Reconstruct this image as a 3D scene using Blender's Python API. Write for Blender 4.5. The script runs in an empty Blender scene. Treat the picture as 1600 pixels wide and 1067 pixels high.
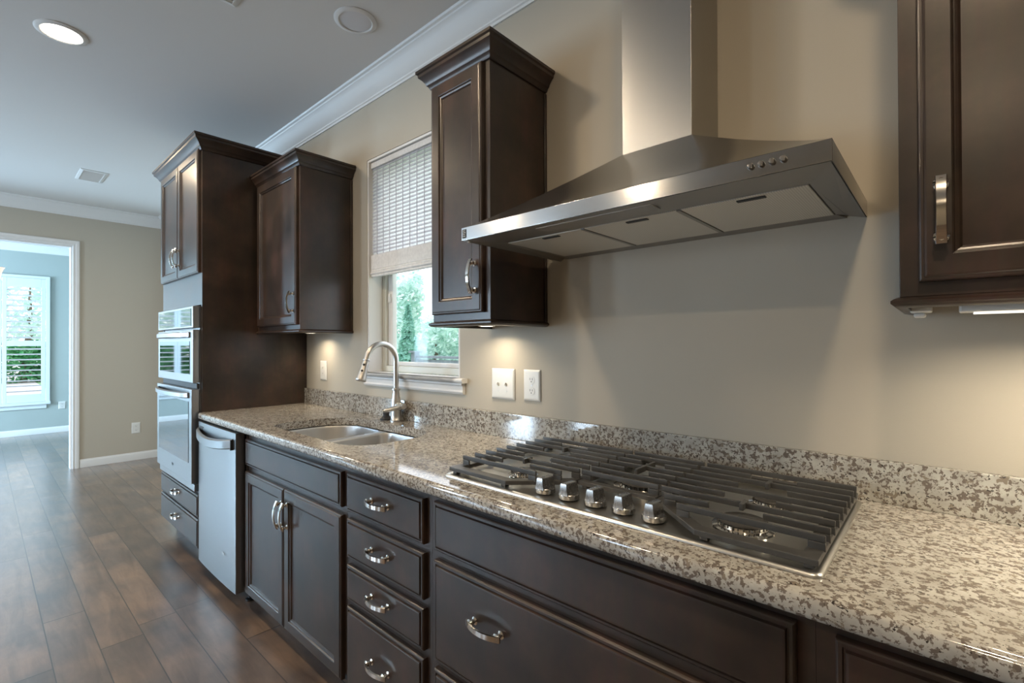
import bpy, bmesh, math, random
from mathutils import Vector, Matrix
random.seed(7)
sc = bpy.context.scene
COL = sc.collection

# ------------------------------------------------------------------ camera
yaw, pitch, roll, FPX = math.radians(42.0131), math.radians(0.3538), math.radians(-0.1943), 751.84
fw = Vector((-math.sin(yaw)*math.cos(pitch), math.cos(yaw)*math.cos(pitch), math.sin(pitch)))
rt = Vector((math.cos(yaw), math.sin(yaw), 0)); up = rt.cross(fw)
rt, up = rt*math.cos(roll)+up*math.sin(roll), up*math.cos(roll)-rt*math.sin(roll)
cd = bpy.data.cameras.new('camera'); cam = bpy.data.objects.new('camera', cd); COL.objects.link(cam)
cd.sensor_width = 36; cd.lens = FPX/1600*36; cd.clip_start = .02; cd.clip_end = 300
M = Matrix((rt, up, -fw)).transposed().to_4x4(); M.translation = Vector((0, -1.4995, 1.3043))
cam.matrix_world = M
sc.camera = cam

# ------------------------------------------------------------------ world, exposure, lights
sc.view_settings.view_transform = 'Standard'; sc.view_settings.look = 'None'
sc.view_settings.exposure = 0.38; sc.view_settings.gamma = 1.0
sc.view_settings.use_curve_mapping = False
w = bpy.data.worlds.new('sky'); sc.world = w; w.use_nodes = True
wn = w.node_tree; wn.nodes.clear()
o_ = wn.nodes.new('ShaderNodeOutputWorld'); b_ = wn.nodes.new('ShaderNodeBackground')
tc = wn.nodes.new('ShaderNodeTexCoord'); sep = wn.nodes.new('ShaderNodeSeparateXYZ'); cr = wn.nodes.new('ShaderNodeValToRGB')
cr.color_ramp.elements[0].position = 0.0; cr.color_ramp.elements[0].color = (.86, .90, .95, 1)
cr.color_ramp.elements[1].position = .5; cr.color_ramp.elements[1].color = (.80, .90, 1, 1)
wn.links.new(tc.outputs['Generated'], sep.inputs[0]); wn.links.new(sep.outputs[2], cr.inputs[0])
wn.links.new(cr.outputs[0], b_.inputs[0]); b_.inputs[1].default_value = 2.2
wn.links.new(b_.outputs[0], o_.inputs[0])

def area(name, loc, rot, sx, sy, power, color, shape='RECTANGLE', spread=180):
    l = bpy.data.lights.new(name, 'AREA'); l.shape = shape; l.size = sx; l.size_y = sy
    l.energy = power; l.color = color; l.spread = math.radians(spread)
    o = bpy.data.objects.new(name, l); o.location = loc; o.rotation_euler = rot; COL.objects.link(o)
    return o
WARM = (1.0, .79, .54); COOL = (.60, .80, 1.0)
CEIL = 2.803
# daylight through the three breakfast-nook windows of the opposite wall (y = -4.6)
NOOK = [(-5.3, .6), (-4.0, .5), (-2.6, .4)]
NOOKP = {-5.3: 85, -4.0: 42, -2.6: 14}
for x, wd in NOOK:
    area('nook_window_daylight', (x, -4.72, 1.45), (math.radians(90), 0, 0), wd, 1.5, NOOKP[x], COOL)
# added cool fill lamp brightening the room beyond the doorway; no window there
area('dining_fill_light', (-8.4, -4.9, 1.5), (math.radians(90), 0, 0), 1.6, 1.6, 430, (.50, .76, 1.0))
# recessed cans (two rows in the kitchen)
for x, y in [(-4.75, -1.25), (-3.13, -1.235), (-1.62, -1.30), (.12, -1.3), (-3.5, -3.2), (-1.9, -3.2), (.2, -3.2)]:
    area('can_light', (x, y, CEIL-.012), (0, 0, 0), .14, .14, 13 if y > -2 else 11, WARM, 'DISK')

# ------------------------------------------------------------------ materials
def new_mat(name):
    m = bpy.data.materials.new(name); m.use_nodes = True
    return m, m.node_tree.nodes, m.node_tree.links, m.node_tree.nodes['Principled BSDF']
def simple(name, col, rough=.5, metal=0.0, coat=0.0, noise=0.0, nscale=8, bump=0.0, bscale=200, spec=.5):
    m, N, L, P = new_mat(name)
    P.inputs['Base Color'].default_value = (*col, 1); P.inputs['Roughness'].default_value = rough
    P.inputs['Metallic'].default_value = metal; P.inputs['Coat Weight'].default_value = coat
    P.inputs['Specular IOR Level'].default_value = spec
    t = N.new('ShaderNodeTexCoord')
    if noise:
        n = N.new('ShaderNodeTexNoise'); n.inputs['Scale'].default_value = nscale; n.inputs['Detail'].default_value = 4
        L.new(t.outputs['Object'], n.inputs['Vector'])
        r = N.new('ShaderNodeValToRGB')
        r.color_ramp.elements[0].position = .3; r.color_ramp.elements[1].position = .7
        r.color_ramp.elements[0].color = (*[c*(1-noise) for c in col], 1); r.color_ramp.elements[1].color = (*[min(1, c*(1+noise)) for c in col], 1)
        L.new(n.outputs['Fac'], r.inputs[0]); L.new(r.outputs[0], P.inputs['Base Color'])
    if bump:
        n = N.new('ShaderNodeTexNoise'); n.inputs['Scale'].default_value = bscale; n.inputs['Detail'].default_value = 3
        L.new(t.outputs['Object'], n.inputs['Vector'])
        b = N.new('ShaderNodeBump'); b.inputs['Strength'].default_value = bump; b.inputs['Distance'].default_value = .002
        L.new(n.outputs['Fac'], b.inputs['Height']); L.new(b.outputs[0], P.inputs['Normal'])
    return m
def brushed(name, col, rough, axis, metal=1.0, amp=.06, aniso=0.0):
    """brushed metal: fine noise stretched along one object axis varies roughness and normal"""
    m, N, L, P = new_mat(name)
    P.inputs['Base Color'].default_value = (*col, 1); P.inputs['Metallic'].default_value = metal
    t = N.new('ShaderNodeTexCoord'); mp = N.new('ShaderNodeMapping'); n = N.new('ShaderNodeTexNoise')
    s = [400, 400, 400]; s['xyz'.index(axis)] = 4; mp.inputs['Scale'].default_value = s
    n.inputs['Scale'].default_value = 1; n.inputs['Detail'].default_value = 2
    L.new(t.outputs['Object'], mp.inputs[0]); L.new(mp.outputs[0], n.inputs['Vector'])
    if aniso:
        gn = N.new('ShaderNodeNewGeometry'); tg = N.new('ShaderNodeVectorMath'); tg.operation = 'CROSS_PRODUCT'; L.new(gn.outputs['True Normal'], tg.inputs[0]); tg.inputs[1].default_value = (0, 0, 1); L.new(tg.outputs[0], P.inputs['Tangent'])
        P.inputs['Anisotropic'].default_value = aniso; P.inputs['Anisotropic Rotation'].default_value = .25
    r = N.new('ShaderNodeMapRange'); r.inputs[3].default_value = rough-amp; r.inputs[4].default_value = rough+amp
    L.new(n.outputs['Fac'], r.inputs[0]); L.new(r.outputs[0], P.inputs['Roughness'])
    return m
def emis(name, col, strength):
    m, N, L, P = new_mat(name)
    P.inputs['Base Color'].default_value = (.8, .8, .8, 1)
    P.inputs['Emission Color'].default_value = (*col, 1); P.inputs['Emission Strength'].default_value = strength
    return m

def espresso(name='espresso_stain'):
    m, N, L, P = new_mat(name)
    t = N.new('ShaderNodeTexCoord')
    n = N.new('ShaderNodeTexNoise'); n.inputs['Scale'].default_value = 5; n.inputs['Detail'].default_value = 5; n.inputs['Roughness'].default_value = .6
    L.new(t.outputs['Object'], n.inputs['Vector'])
    r = N.new('ShaderNodeValToRGB'); e = r.color_ramp.elements
    e[0].position = .32; e[0].color = (.022, .0165, .014, 1); e[1].position = .70; e[1].color = (.074, .042, .031, 1)
    x = e.new(.52); x.color = (.043, .028, .021, 1)
    L.new(n.outputs['Fac'], r.inputs[0])
    mp = N.new('ShaderNodeMapping'); mp.inputs['Scale'].default_value = (60, 60, 5)
    n2 = N.new('ShaderNodeTexNoise'); n2.inputs['Scale'].default_value = 1; n2.inputs['Detail'].default_value = 4
    L.new(t.outputs['Object'], mp.inputs[0]); L.new(mp.outputs[0], n2.inputs['Vector'])
    mx = N.new('ShaderNodeMix'); mx.data_type = 'RGBA'; mx.blend_type = 'MULTIPLY'; mx.inputs[0].default_value = .35
    L.new(r.outputs[0], mx.inputs[6]); L.new(n2.outputs['Color'], mx.inputs[7]); L.new(mx.outputs[2], P.inputs['Base Color'])
    rr = N.new('ShaderNodeMapRange'); rr.inputs[3].default_value = .26; rr.inputs[4].default_value = .36
    L.new(n.outputs['Fac'], rr.inputs[0]); L.new(rr.outputs[0], P.inputs['Roughness'])
    P.inputs['Specular IOR Level'].default_value = .42
    P.inputs['Coat Weight'].default_value = .12; P.inputs['Coat Roughness'].default_value = .22
    return m

def granite():
    m, N, L, P = new_mat('speckled_granite')
    t = N.new('ShaderNodeTexCoord')
    def noise(sc_, det, rough=.6, dist=0, off=0):
        mp = N.new('ShaderNodeMapping'); mp.inputs['Location'].default_value = (off, off*.7, off*.3)
        n = N.new('ShaderNodeTexNoise'); n.inputs['Scale'].default_value = sc_; n.inputs['Detail'].default_value = det
        n.inputs['Roughness'].default_value = rough; n.inputs['Distortion'].default_value = dist
        L.new(t.outputs['Object'], mp.inputs[0]); L.new(mp.outputs[0], n.inputs['Vector']); return n
    def ramp(src, a, b, ca, cb):
        r = N.new('ShaderNodeValToRGB'); e = r.color_ramp.elements
        e[0].position = a; e[0].color = (*ca, 1); e[1].position = b; e[1].color = (*cb, 1); L.new(src, r.inputs[0]); return r
    def mix(f, a, b):
        x = N.new('ShaderNodeMix'); x.data_type = 'RGBA'; L.new(f, x.inputs[0])
        if isinstance(a, tuple): x.inputs[6].default_value = (*a, 1)
        else: L.new(a, x.inputs[6])
        if isinstance(b, tuple): x.inputs[7].default_value = (*b, 1)
        else: L.new(b, x.inputs[7])
        return x.outputs[2]
    W, K = (1, 1, 1), (0, 0, 0)
    base = ramp(noise(22, 3, off=3).outputs['Fac'], .35, .65, (.33, .31, .275), (.45, .43, .385)).outputs[0]
    f1 = ramp(noise(105, 3.5, .62, .3, 1).outputs['Fac'], .515, .555, K, W).outputs[0]
    c1 = mix(f1, base, (.14, .115, .095))
    f1b = ramp(noise(58, 3, .6, .2, 5).outputs['Fac'], .60, .63, K, W).outputs[0]
    c1 = mix(f1b, c1, (.20, .165, .13))
    f2 = ramp(noise(120, 2.5, .6, .2, 9).outputs['Fac'], .645, .67, K, W).outputs[0]
    c2 = mix(f2, c1, (.035, .028, .025))
    L.new(c2, P.inputs['Base Color'])
    P.inputs['Roughness'].default_value = .08; P.inputs['Specular IOR Level'].default_value = .9
    return m

def floor_mat():
    m, N, L, P = new_mat('wood_plank_floor')
    t = N.new('ShaderNodeTexCoord'); s = N.new('ShaderNodeSeparateXYZ'); L.new(t.outputs['Object'], s.inputs[0])
    def mth(op, a, b=None):
        n = N.new('ShaderNodeMath'); n.operation = op
        for i, v in enumerate((a, b)):
            if v is None: continue
            if isinstance(v, (int, float)): n.inputs[i].default_value = v
            else: L.new(v, n.inputs[i])
        return n.outputs[0]
    yy = mth('DIVIDE', mth('ADD', s.outputs[1], 1.295+1.49), .149)
    row = mth('FLOOR', yy); fy = mth('FRACT', yy)
    wn_ = N.new('ShaderNodeTexWhiteNoise'); wn_.noise_dimensions = '1D'; L.new(row, wn_.inputs['W'])
    xx = mth('ADD', mth('DIVIDE', s.outputs[0], 1.55), mth('MULTIPLY', wn_.outputs['Value'], 7.3))
    pid = mth('FLOOR', xx); fx = mth('FRACT', xx)
    cmb = N.new('ShaderNodeCombineXYZ'); L.new(row, cmb.inputs[0]); L.new(pid, cmb.inputs[1])
    w2 = N.new('ShaderNodeTexWhiteNoise'); w2.noise_dimensions = '2D'; L.new(cmb.outputs[0], w2.inputs['Vector'])
    r = N.new('ShaderNodeValToRGB'); e = r.color_ramp.elements
    e[0].position = 0; e[0].color = (.085, .068, .058, 1); e[1].position = 1; e[1].color = (.175, .132, .105, 1)
    x = e.new(.5); x.color = (.125, .100, .084, 1)
    L.new(w2.outputs['Value'], r.inputs[0])
    # grain
    mp = N.new('ShaderNodeMapping'); mp.inputs['Scale'].default_value = (3, 20, 1)
    ad = N.new('ShaderNodeVectorMath'); ad.operation = 'ADD'; sc3 = N.new('ShaderNodeVectorMath'); sc3.operation = 'SCALE'
    L.new(w2.outputs['Color'], sc3.inputs[0]); sc3.inputs['Scale'].default_value = 20
    L.new(t.outputs['Object'], ad.inputs[0]); L.new(sc3.outputs[0], ad.inputs[1]); L.new(ad.outputs[0], mp.inputs[0])
    n = N.new('ShaderNodeTexNoise'); n.inputs['Scale'].default_value = 1; n.inputs['Detail'].default_value = 6; n.inputs['Roughness'].default_value = .65; n.inputs['Distortion'].default_value = .6
    L.new(mp.outputs[0], n.inputs['Vector'])
    g = N.new('ShaderNodeValToRGB'); g.color_ramp.elements[0].position = .3; g.color_ramp.elements[0].color = (.62, .60, .58, 1)
    g.color_ramp.elements[1].position = .7; g.color_ramp.elements[1].color = (1.28, 1.24, 1.18, 1)
    L.new(n.outputs['Fac'], g.inputs[0])
    n3 = N.new('ShaderNodeTexNoise'); n3.inputs['Scale'].default_value = 4; n3.inputs['Detail'].default_value = 4
    L.new(ad.outputs[0], n3.inputs['Vector'])
    g3 = N.new('ShaderNodeValToRGB'); g3.color_ramp.elements[0].position = .35; g3.color_ramp.elements[0].color = (.62, .60, .64, 1)
    g3.color_ramp.elements[1].position = .68; g3.color_ramp.elements[1].color = (1.38, 1.18, 1.0, 1)
    L.new(n3.outputs['Fac'], g3.inputs[0])
    m1 = N.new('ShaderNodeMix'); m1.data_type = 'RGBA'; m1.blend_type = 'MULTIPLY'; m1.inputs[0].default_value = 1
    L.new(r.outputs[0], m1.inputs[6]); L.new(g.outputs[0], m1.inputs[7])
    m1b = N.new('ShaderNodeMix'); m1b.data_type = 'RGBA'; m1b.blend_type = 'MULTIPLY'; m1b.inputs[0].default_value = 1
    L.new(m1.outputs[2], m1b.inputs[6]); L.new(g3.outputs[0], m1b.inputs[7])
    gap = mth('MAXIMUM', mth('LESS_THAN', fy, .028), mth('LESS_THAN', fx, .0035))
    m2 = N.new('ShaderNodeMix'); m2.data_type = 'RGBA'; L.new(gap, m2.inputs[0]); L.new(m1b.outputs[2], m2.inputs[6])
    m2.inputs[7].default_value = (.018, .014, .012, 1); L.new(m2.outputs[2], P.inputs['Base Color'])
    rr = N.new('ShaderNodeMapRange'); rr.inputs[3].default_value = .25; rr.inputs[4].default_value = .36
    L.new(n3.outputs['Fac'], rr.inputs[0]); L.new(rr.outputs[0], P.inputs['Roughness'])
    b = N.new('ShaderNodeBump'); b.inputs['Strength'].default_value = .25; b.inputs['Distance'].default_value = .002
    h = mth('SUBTRACT', mth('MULTIPLY', n.outputs['Fac'], .5), gap); L.new(h, b.inputs['Height']); L.new(b.outputs[0], P.inputs['Normal'])
    P.inputs['Specular IOR Level'].default_value = .9
    P.inputs['Coat Weight'].default_value = .8; P.inputs['Coat Roughness'].default_value = .26
    return m

def glass_mat(name, tint=(1, 1, 1), refl=.08):
    m = bpy.data.materials.new(name); m.use_nodes = True; N = m.node_tree.nodes; L = m.node_tree.links; N.clear()
    o = N.new('ShaderNodeOutputMaterial'); mx = N.new('ShaderNodeMixShader'); tr = N.new('ShaderNodeBsdfTransparent'); gl = N.new('ShaderNodeBsdfGlossy')
    gl.inputs['Roughness'].default_value = .02; tr.inputs[0].default_value = (*tint, 1)
    fr = N.new('ShaderNodeFresnel'); fr.inputs[0].default_value = 1.10
    gm = N.new('ShaderNodeNewGeometry'); sb = N.new('ShaderNodeMath'); sb.operation = 'SUBTRACT'; sb.inputs[0].default_value = 1; L.new(gm.outputs['Backfacing'], sb.inputs[1])
    ml = N.new('ShaderNodeMath'); ml.operation = 'MULTIPLY'; L.new(fr.outputs[0], ml.inputs[0]); L.new(sb.outputs[0], ml.inputs[1])
    L.new(ml.outputs[0], mx.inputs[0]); L.new(tr.outputs[0], mx.inputs[1]); L.new(gl.outputs[0], mx.inputs[2]); L.new(mx.outputs[0], o.inputs[0])
    return m
def weave(name, col, trans):
    m = bpy.data.materials.new(name); m.use_nodes = True; N = m.node_tree.nodes; L = m.node_tree.links; N.clear()
    o = N.new('ShaderNodeOutputMaterial'); mx = N.new('ShaderNodeMixShader'); d = N.new('ShaderNodeBsdfDiffuse'); tl = N.new('ShaderNodeBsdfTranslucent')
    t = N.new('ShaderNodeTexCoord'); n = N.new('ShaderNodeTexNoise'); n.inputs['Scale'].default_value = 60
    L.new(t.outputs['Object'], n.inputs['Vector']); r = N.new('ShaderNodeValToRGB')
    r.color_ramp.elements[0].color = (*[c*.8 for c in col], 1); r.color_ramp.elements[1].color = (*[min(1, c*1.1) for c in col], 1)
    L.new(n.outputs['Fac'], r.inputs[0])
    for s in (d, tl): L.new(r.outputs[0], s.inputs[0])
    mx.inputs[0].default_value = trans; L.new(d.outputs[0], mx.inputs[1]); L.new(tl.outputs[0], mx.inputs[2])
    L.new(mx.outputs[0], o.inputs[0])
    return m

M_ = {}
M_['wall'] = simple('tan_wall_paint', (.41, .37, .303), .75, bump=.08, bscale=250)
M_['ceil'] = simple('ceiling_paint', (.60, .59, .575), .85, bump=.05, bscale=200)
M_['trim'] = simple('white_trim_paint', (.64, .63, .615), .5)
M_['farwall'] = simple('grey_green_wall_paint', (.33, .37, .35), .75)
M_['floor'] = floor_mat()
M_['wood'] = espresso()
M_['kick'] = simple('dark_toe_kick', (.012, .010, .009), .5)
M_['granite'] = granite()
M_['steel'] = brushed('brushed_steel', (.52, .515, .51), .18, 'x', amp=.012, aniso=.7)
M_['steelv'] = brushed('brushed_steel_vertical', (.44, .44, .435), .30, 'x', amp=.015, aniso=.5)
M_['steelp'] = simple('cooktop_steel', (.62, .61, .58), .33, 1.0)
M_['appl'] = brushed('appliance_steel', (.40, .405, .41), .30, 'x', amp=.03)
M_['knob'] = brushed('knob_metal', (.42, .41, .40), .26, 'z', amp=.06)
M_['button'] = simple('button_metal', (.22, .21, .20), .3, 1.0)
M_['chrome'] = simple('polished_nickel', (.78, .75, .70), .10, 1.0)
M_['nickel'] = simple('brushed_nickel', (.60, .585, .56), .34, 1.0)
M_['bowl'] = brushed('satin_sink_steel', (.52, .52, .52), .36, 'y', amp=.02)
M_['iron'] = simple('cast_iron_enamel', (.046, .045, .043), .40, 0, .1, noise=.15, nscale=40)
M_['cap'] = simple('black_burner_enamel', (.05, .047, .044), .25)
M_['black'] = simple('black_plastic', (.012, .012, .013), .3)
M_['oglass'] = simple('dark_oven_glass', (.012, .014, .016), .03, 0, 1.0, spec=1.0)
M_['white'] = simple('white_plastic', (.62, .61, .58), .35)
M_['slot'] = simple('dark_slot', (.03, .03, .03), .6)
M_['glass'] = glass_mat('window_glass')
M_['vinyl'] = simple('window_vinyl', (.56, .56, .50), .4)
M_['blind'] = weave('woven_shade_cloth', (.97, .97, .98), .8)
M_['reed'] = weave('woven_shade_reeds', (.74, .73, .77), .65)
M_['hem'] = weave('shade_hem_cloth', (.80, .78, .76), .3)
M_['lamp'] = emis('lit_lamp_lens', (1, .90, .74), 9)
M_['puck'] = emis('lit_puck_lens', (1, .90, .72), 6)
M_['strip'] = emis('lit_strip_lens', (1, .93, .80), .9)
M_['lens'] = simple('unlit_lens', (.58, .58, .60), .5)
M_['vent'] = simple('vent_enamel', (.62, .62, .61), .4)
M_['shutter'] = simple('shutter_paint', (.62, .66, .68), .35)
M_['shade'] = emis('lit_frosted_glass', (1, .62, .32), .55)
M_['bronze'] = simple('brushed_bronze', (.22, .17, .12), .3, 1.0)

def mesh_filter():
    m, N, L, P = new_mat('filter_mesh')
    P.inputs['Metallic'].default_value = .5; P.inputs['Roughness'].default_value = .42
    t = N.new('ShaderNodeTexCoord'); v = N.new('ShaderNodeTexVoronoi'); v.inputs['Scale'].default_value = 190; v.inputs['Randomness'].default_value = 0
    L.new(t.outputs['Object'], v.inputs['Vector']); r = N.new('ShaderNodeValToRGB')
    r.color_ramp.elements[0].position = .25; r.color_ramp.elements[0].color = (.55, .53, .49, 1); r.color_ramp.elements[1].position = .6; r.color_ramp.elements[1].color = (.78, .76, .72, 1)
    L.new(v.outputs['Distance'], r.inputs[0]); L.new(r.outputs[0], P.inputs['Base Color'])
    return m
M_['filter'] = mesh_filter()
M_['hoodunder'] = simple('hood_under_steel', (.36, .34, .32), .38, .9)

# ------------------------------------------------------------------ mesh helpers
def obj(name, bm, mat, parent=None, smooth=False, bevel=0.0, seg=2, angle=35):
    bmesh.ops.recalc_face_normals(bm, faces=bm.faces)
    me = bpy.data.meshes.new(name); bm.to_mesh(me); bm.free()
    o = bpy.data.objects.new(name, me); COL.objects.link(o)
    if isinstance(mat, str): mat = M_[mat]
    me.materials.append(mat)
    if parent is not None:
        o.parent = parent; o.matrix_parent_inverse = Matrix.Translation(-parent.location) if parent.type == 'EMPTY' and parent.parent is None else Matrix()
        if parent.type != 'EMPTY': pass
    if bevel:
        b = o.modifiers.new('bevel', 'BEVEL'); b.width = bevel; b.segments = seg; b.limit_method = 'ANGLE'; b.angle_limit = math.radians(angle)
    if smooth or bevel:
        for p in me.polygons: p.use_smooth = True
        if smooth and not bevel:
            me.set_sharp_from_angle(angle=math.radians(angle))
        elif bevel:
            wn2 = o.modifiers.new('wn', 'WEIGHTED_NORMAL'); wn2.keep_sharp = True
    return o
def thing(name, label, cat, loc=(0, 0, 0), group=None):
    o = bpy.data.objects.new(name, None); COL.objects.link(o); o.location = loc; o.empty_display_size = .1
    o['label'] = label; o['category'] = cat
    if group: o['group'] = group
    return o
def tag(o, label, cat, group=None):
    o['label'] = label; o['category'] = cat
    if group: o['group'] = group
    return o
def struct(o): o['kind'] = 'structure'; return o
def BM(): return bmesh.new()
def box(bm, x0, x1, y0, y1, z0, z1):
    vs = [bm.verts.new((x, y, z)) for x in (x0, x1) for y in (y0, y1) for z in (z0, z1)]
    for f in ((0, 1, 3, 2), (4, 6, 7, 5), (0, 4, 5, 1), (2, 3, 7, 6), (0, 2, 6, 4), (1, 5, 7, 3)):
        bm.faces.new([vs[i] for i in f])
    return vs
def boxes(*L):
    bm = BM()
    for b in L: box(bm, *b)
    return bm
def loft(bm, loops, cap0=True, cap1=True, closed=True):
    rings = [[bm.verts.new(p) for p in lp] for lp in loops]
    n = len(rings[0])
    for a, b in zip(rings[:-1], rings[1:]):
        for i in range(n if closed else n-1):
            j = (i+1) % n
            try: bm.faces.new((a[i], a[j], b[j], b[i]))
            except ValueError: pass
    if cap0: bm.faces.new(rings[0][::-1])
    if cap1: bm.faces.new(rings[-1])
    return rings
def lathe(bm, c, axis, prof, n=32, cap0=True, cap1=True):
    """prof: (radius, height) along axis vector"""
    axis = Vector(axis).normalized(); c = Vector(c)
    u = axis.orthogonal().normalized(); v = axis.cross(u)
    loft(bm, [[c+axis*h+(u*math.cos(2*math.pi*k/n)+v*math.sin(2*math.pi*k/n))*max(r, 1e-4) for k in range(n)] for r, h in prof], cap0, cap1)
def tube(bm, pts, rad, n=14, caps=True):
    pts = [Vector(p) for p in pts]; loops = []
    up_ = None
    for i, p in enumerate(pts):
        d = (pts[min(i+1, len(pts)-1)]-pts[max(i-1, 0)]).normalized()
        if up_ is None: up_ = d.orthogonal().normalized()
        up_ = (up_-d*up_.dot(d)).normalized(); s = d.cross(up_)
        r = rad[i] if isinstance(rad, (list, tuple)) else rad
        loops.append([p+(up_*math.cos(2*math.pi*k/n)+s*math.sin(2*math.pi*k/n))*r for k in range(n)])
    loft(bm, loops, caps, caps)
def rrect(x0, x1, y0, y1, r, n=6):
    """rounded rectangle; r a number or 4 radii (x0y0, x1y0, x1y1, x0y1)"""
    if not isinstance(r, (list, tuple)): r = [r]*4
    out = []
    for (cx, cy, a0), rr in zip(((x0, y0, 180), (x1, y0, 270), (x1, y1, 0), (x0, y1, 90)), r):
        sx = 1 if cx == x0 else -1; sy = 1 if cy == y0 else -1
        ox, oy = cx+sx*rr, cy+sy*rr
        for k in range(n+1):
            a = math.radians(a0+90*k/n); out.append((ox+rr*math.cos(a), oy+rr*math.sin(a)))
    return out
def nested(bm, x0, x1, z0, z1, yb, prof):
    """front-facing (-y) panel made of nested rectangles; prof: (inset, protrusion) from back plane yb"""
    L = []
    for ins, h in prof:
        L.append([(x0+ins, yb-h, z0+ins), (x1-ins, yb-h, z0+ins), (x1-ins, yb-h, z1-ins), (x0+ins, yb-h, z1-ins)])
    loft(bm, L)
DOOR = [(0, 0), (0, .013), (.0015, .0155), (.004, .017), (.007, .017), (.009, .0195), (.012, .020), (.046, .020), (.0485, .0185), (.050, .015), (.0525, .0145), (.056, .013), (.059, .0095), (.060, .008), (.0625, .008)]
DRAW = [(0, 0), (0, .012), (.0015, .0145), (.004, .0165), (.009, .0165), (.0105, .0135), (.0125, .0135), (.0145, .0195), (.018, .020)]
def front(name, parent, x0, x1, z0, z1, yb, prof):
    bm = BM(); nested(bm, x0, x1, z0, z1, yb, prof)
    return obj(name, bm, 'wood', parent)
def sweep(bm, path, prof, z):
    """path: list of (x, y, dx, dy); prof: (out, dz) closed polygon"""
    loft(bm, [[(x+dx*o, y+dy*o, z+h) for o, h in prof] for x, y, dx, dy in path])
def handle(parent, x, y, z, axis, ln=.122):
    """arched ribbon pull on two ball posts, y = face it is mounted on, bulging towards -y"""
    bm = BM(); n = 16; h = ln/2; wd = .0085; loops = []
    for k in range(n+1):
        t = -1+2*k/n; s = t*h
        d = .030*(1-.55*t*t)+.004
        ww = wd*(1-.12*(1-t*t))
        if axis == 'x': loops.append([(x+s, y-d, z-ww), (x+s, y-d, z+ww), (x+s, y-d-.0045, z+ww*.85), (x+s, y-d-.0045, z-ww*.85)])
        else: loops.append([(x-ww, y-d, z+s), (x+ww, y-d, z+s), (x+ww*.85, y-d-.0045, z+s), (x-ww*.85, y-d-.0045, z+s)])
    loft(bm, loops)
    for sg in (-1, 1):
        q = (x+sg*h*.78, y, z) if axis == 'x' else (x, y, z+sg*h*.78)
        lathe(bm, q, (0, -1, 0), [(.0105, 0), (.0105, .003), (.006, .006), (.0055, .012), (.0095, .0165), (.0115, .021), (.0075, .0255)], 16)
    o = obj('handle', bm, 'chrome', parent, smooth=True, angle=40)
    return o

# ------------------------------------------------------------------ room shell
XE, XFAR, XR, YB = -6.889, -10.0, 2.6, -4.6
WX0, WX1, WZ0, WZ1 = -2.471, -1.677, 1.150, 2.366
TW = .16
struct(obj('floor', boxes((XFAR-.2, XR+.2, -5.2, TW, -.06, 0)), 'floor'))
struct(obj('ceiling', boxes((XFAR-.2, XR+.2, -5.2, TW, CEIL, CEIL+.1)), 'ceil'))
struct(obj('wall_window_side', boxes((XFAR-.2, WX0, 0, TW, 0, CEIL), (WX1, XR+.2, 0, TW, 0, CEIL), (WX0, WX1, 0, TW, 0, WZ0-.03), (WX0, WX1, 0, TW, WZ1, CEIL)), 'wall'))
OY0, OY1, OZ = -3.75, -.83, 2.365
struct(obj('wall_end', boxes((XE-.12, XE, OY1, -.0005, 0, CEIL), (XE-.12, XE, -5.2, OY0, 0, CEIL), (XE-.12, XE, OY0, OY1, OZ, CEIL)), 'wall'))
bm = BM(); xs = XE+.01
segs = []; px = XE
for x, wd in sorted(NOOK):
    segs.append((px, x-wd/2, YB-.12, YB, 0, CEIL)); segs.append((x-wd/2, x+wd/2, YB-.12, YB, 0, .7)); segs.append((x-wd/2, x+wd/2, YB-.12, YB, 2.2, CEIL)); px = x+wd/2
segs.append((px, XR, YB-.12, YB, 0, CEIL))
struct(obj('wall_nook_side', boxes(*segs), 'wall'))
struct(obj('wall_right', boxes((XR, XR+.12, -5.2, -.0005, 0, CEIL)), 'wall'))
# far room: far wall with window openings
FWY = [(-2.64, -.80, 4), (-4.70, -3.30, 3)]; FZ0, FZ1 = .48, 2.31
segs = [(XFAR-.12, XFAR, -.80, -.0005, 0, CEIL), (XFAR-.12, XFAR, -3.30, -2.64, 0, CEIL), (XFAR-.12, XFAR, -5.2, -4.70, 0, CEIL)]
for a, b, _n in FWY: segs += [(XFAR-.12, XFAR, a, b, 0, FZ0), (XFAR-.12, XFAR, a, b, FZ1, CEIL)]
struct(obj('wall_far', boxes(*segs), 'farwall'))
struct(obj('wall_far_side', boxes((XFAR, XE-.12, -5.2, -5.08, 0, CEIL)), 'farwall'))
struct(obj('wall_far_return', boxes((XFAR, XE-.12, -.012, -.0005, 0, CEIL)), 'farwall'))

CR = [(0, -.118), (.008, -.118), (.010, -.108), (.016, -.104), (.018, -.098), (.024, -.092), (.036, -.080), (.052, -.060), (.066, -.040), (.078, -.026), (.084, -.022), (.086, -.014), (.096, -.010), (.100, 0), (0, 0)]
bm = BM(); sweep(bm, [(XE, 0, 1, -1), (XR, 0, 0, -1)], CR, CEIL-.0005)
struct(obj('trim_crown_window_side', bm, 'trim', smooth=True, angle=25))
bm = BM(); sweep(bm, [(XE, YB, 1, 0), (XE, 0, 1, -1)], CR, CEIL-.0005)
struct(obj('trim_crown_end', bm, 'trim', smooth=True, angle=25))
bm = BM(); sweep(bm, [(XFAR, -5.08, 1, 0), (XFAR, -.012, 1, -1)], CR, CEIL-.0005)
struct(obj('trim_crown_far', bm, 'trim', smooth=True, angle=25))
BB = [(0, 0), (.014, 0), (.014, .075), (.011, .088), (.006, .094), (.004, .105), (0, .107)]
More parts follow.
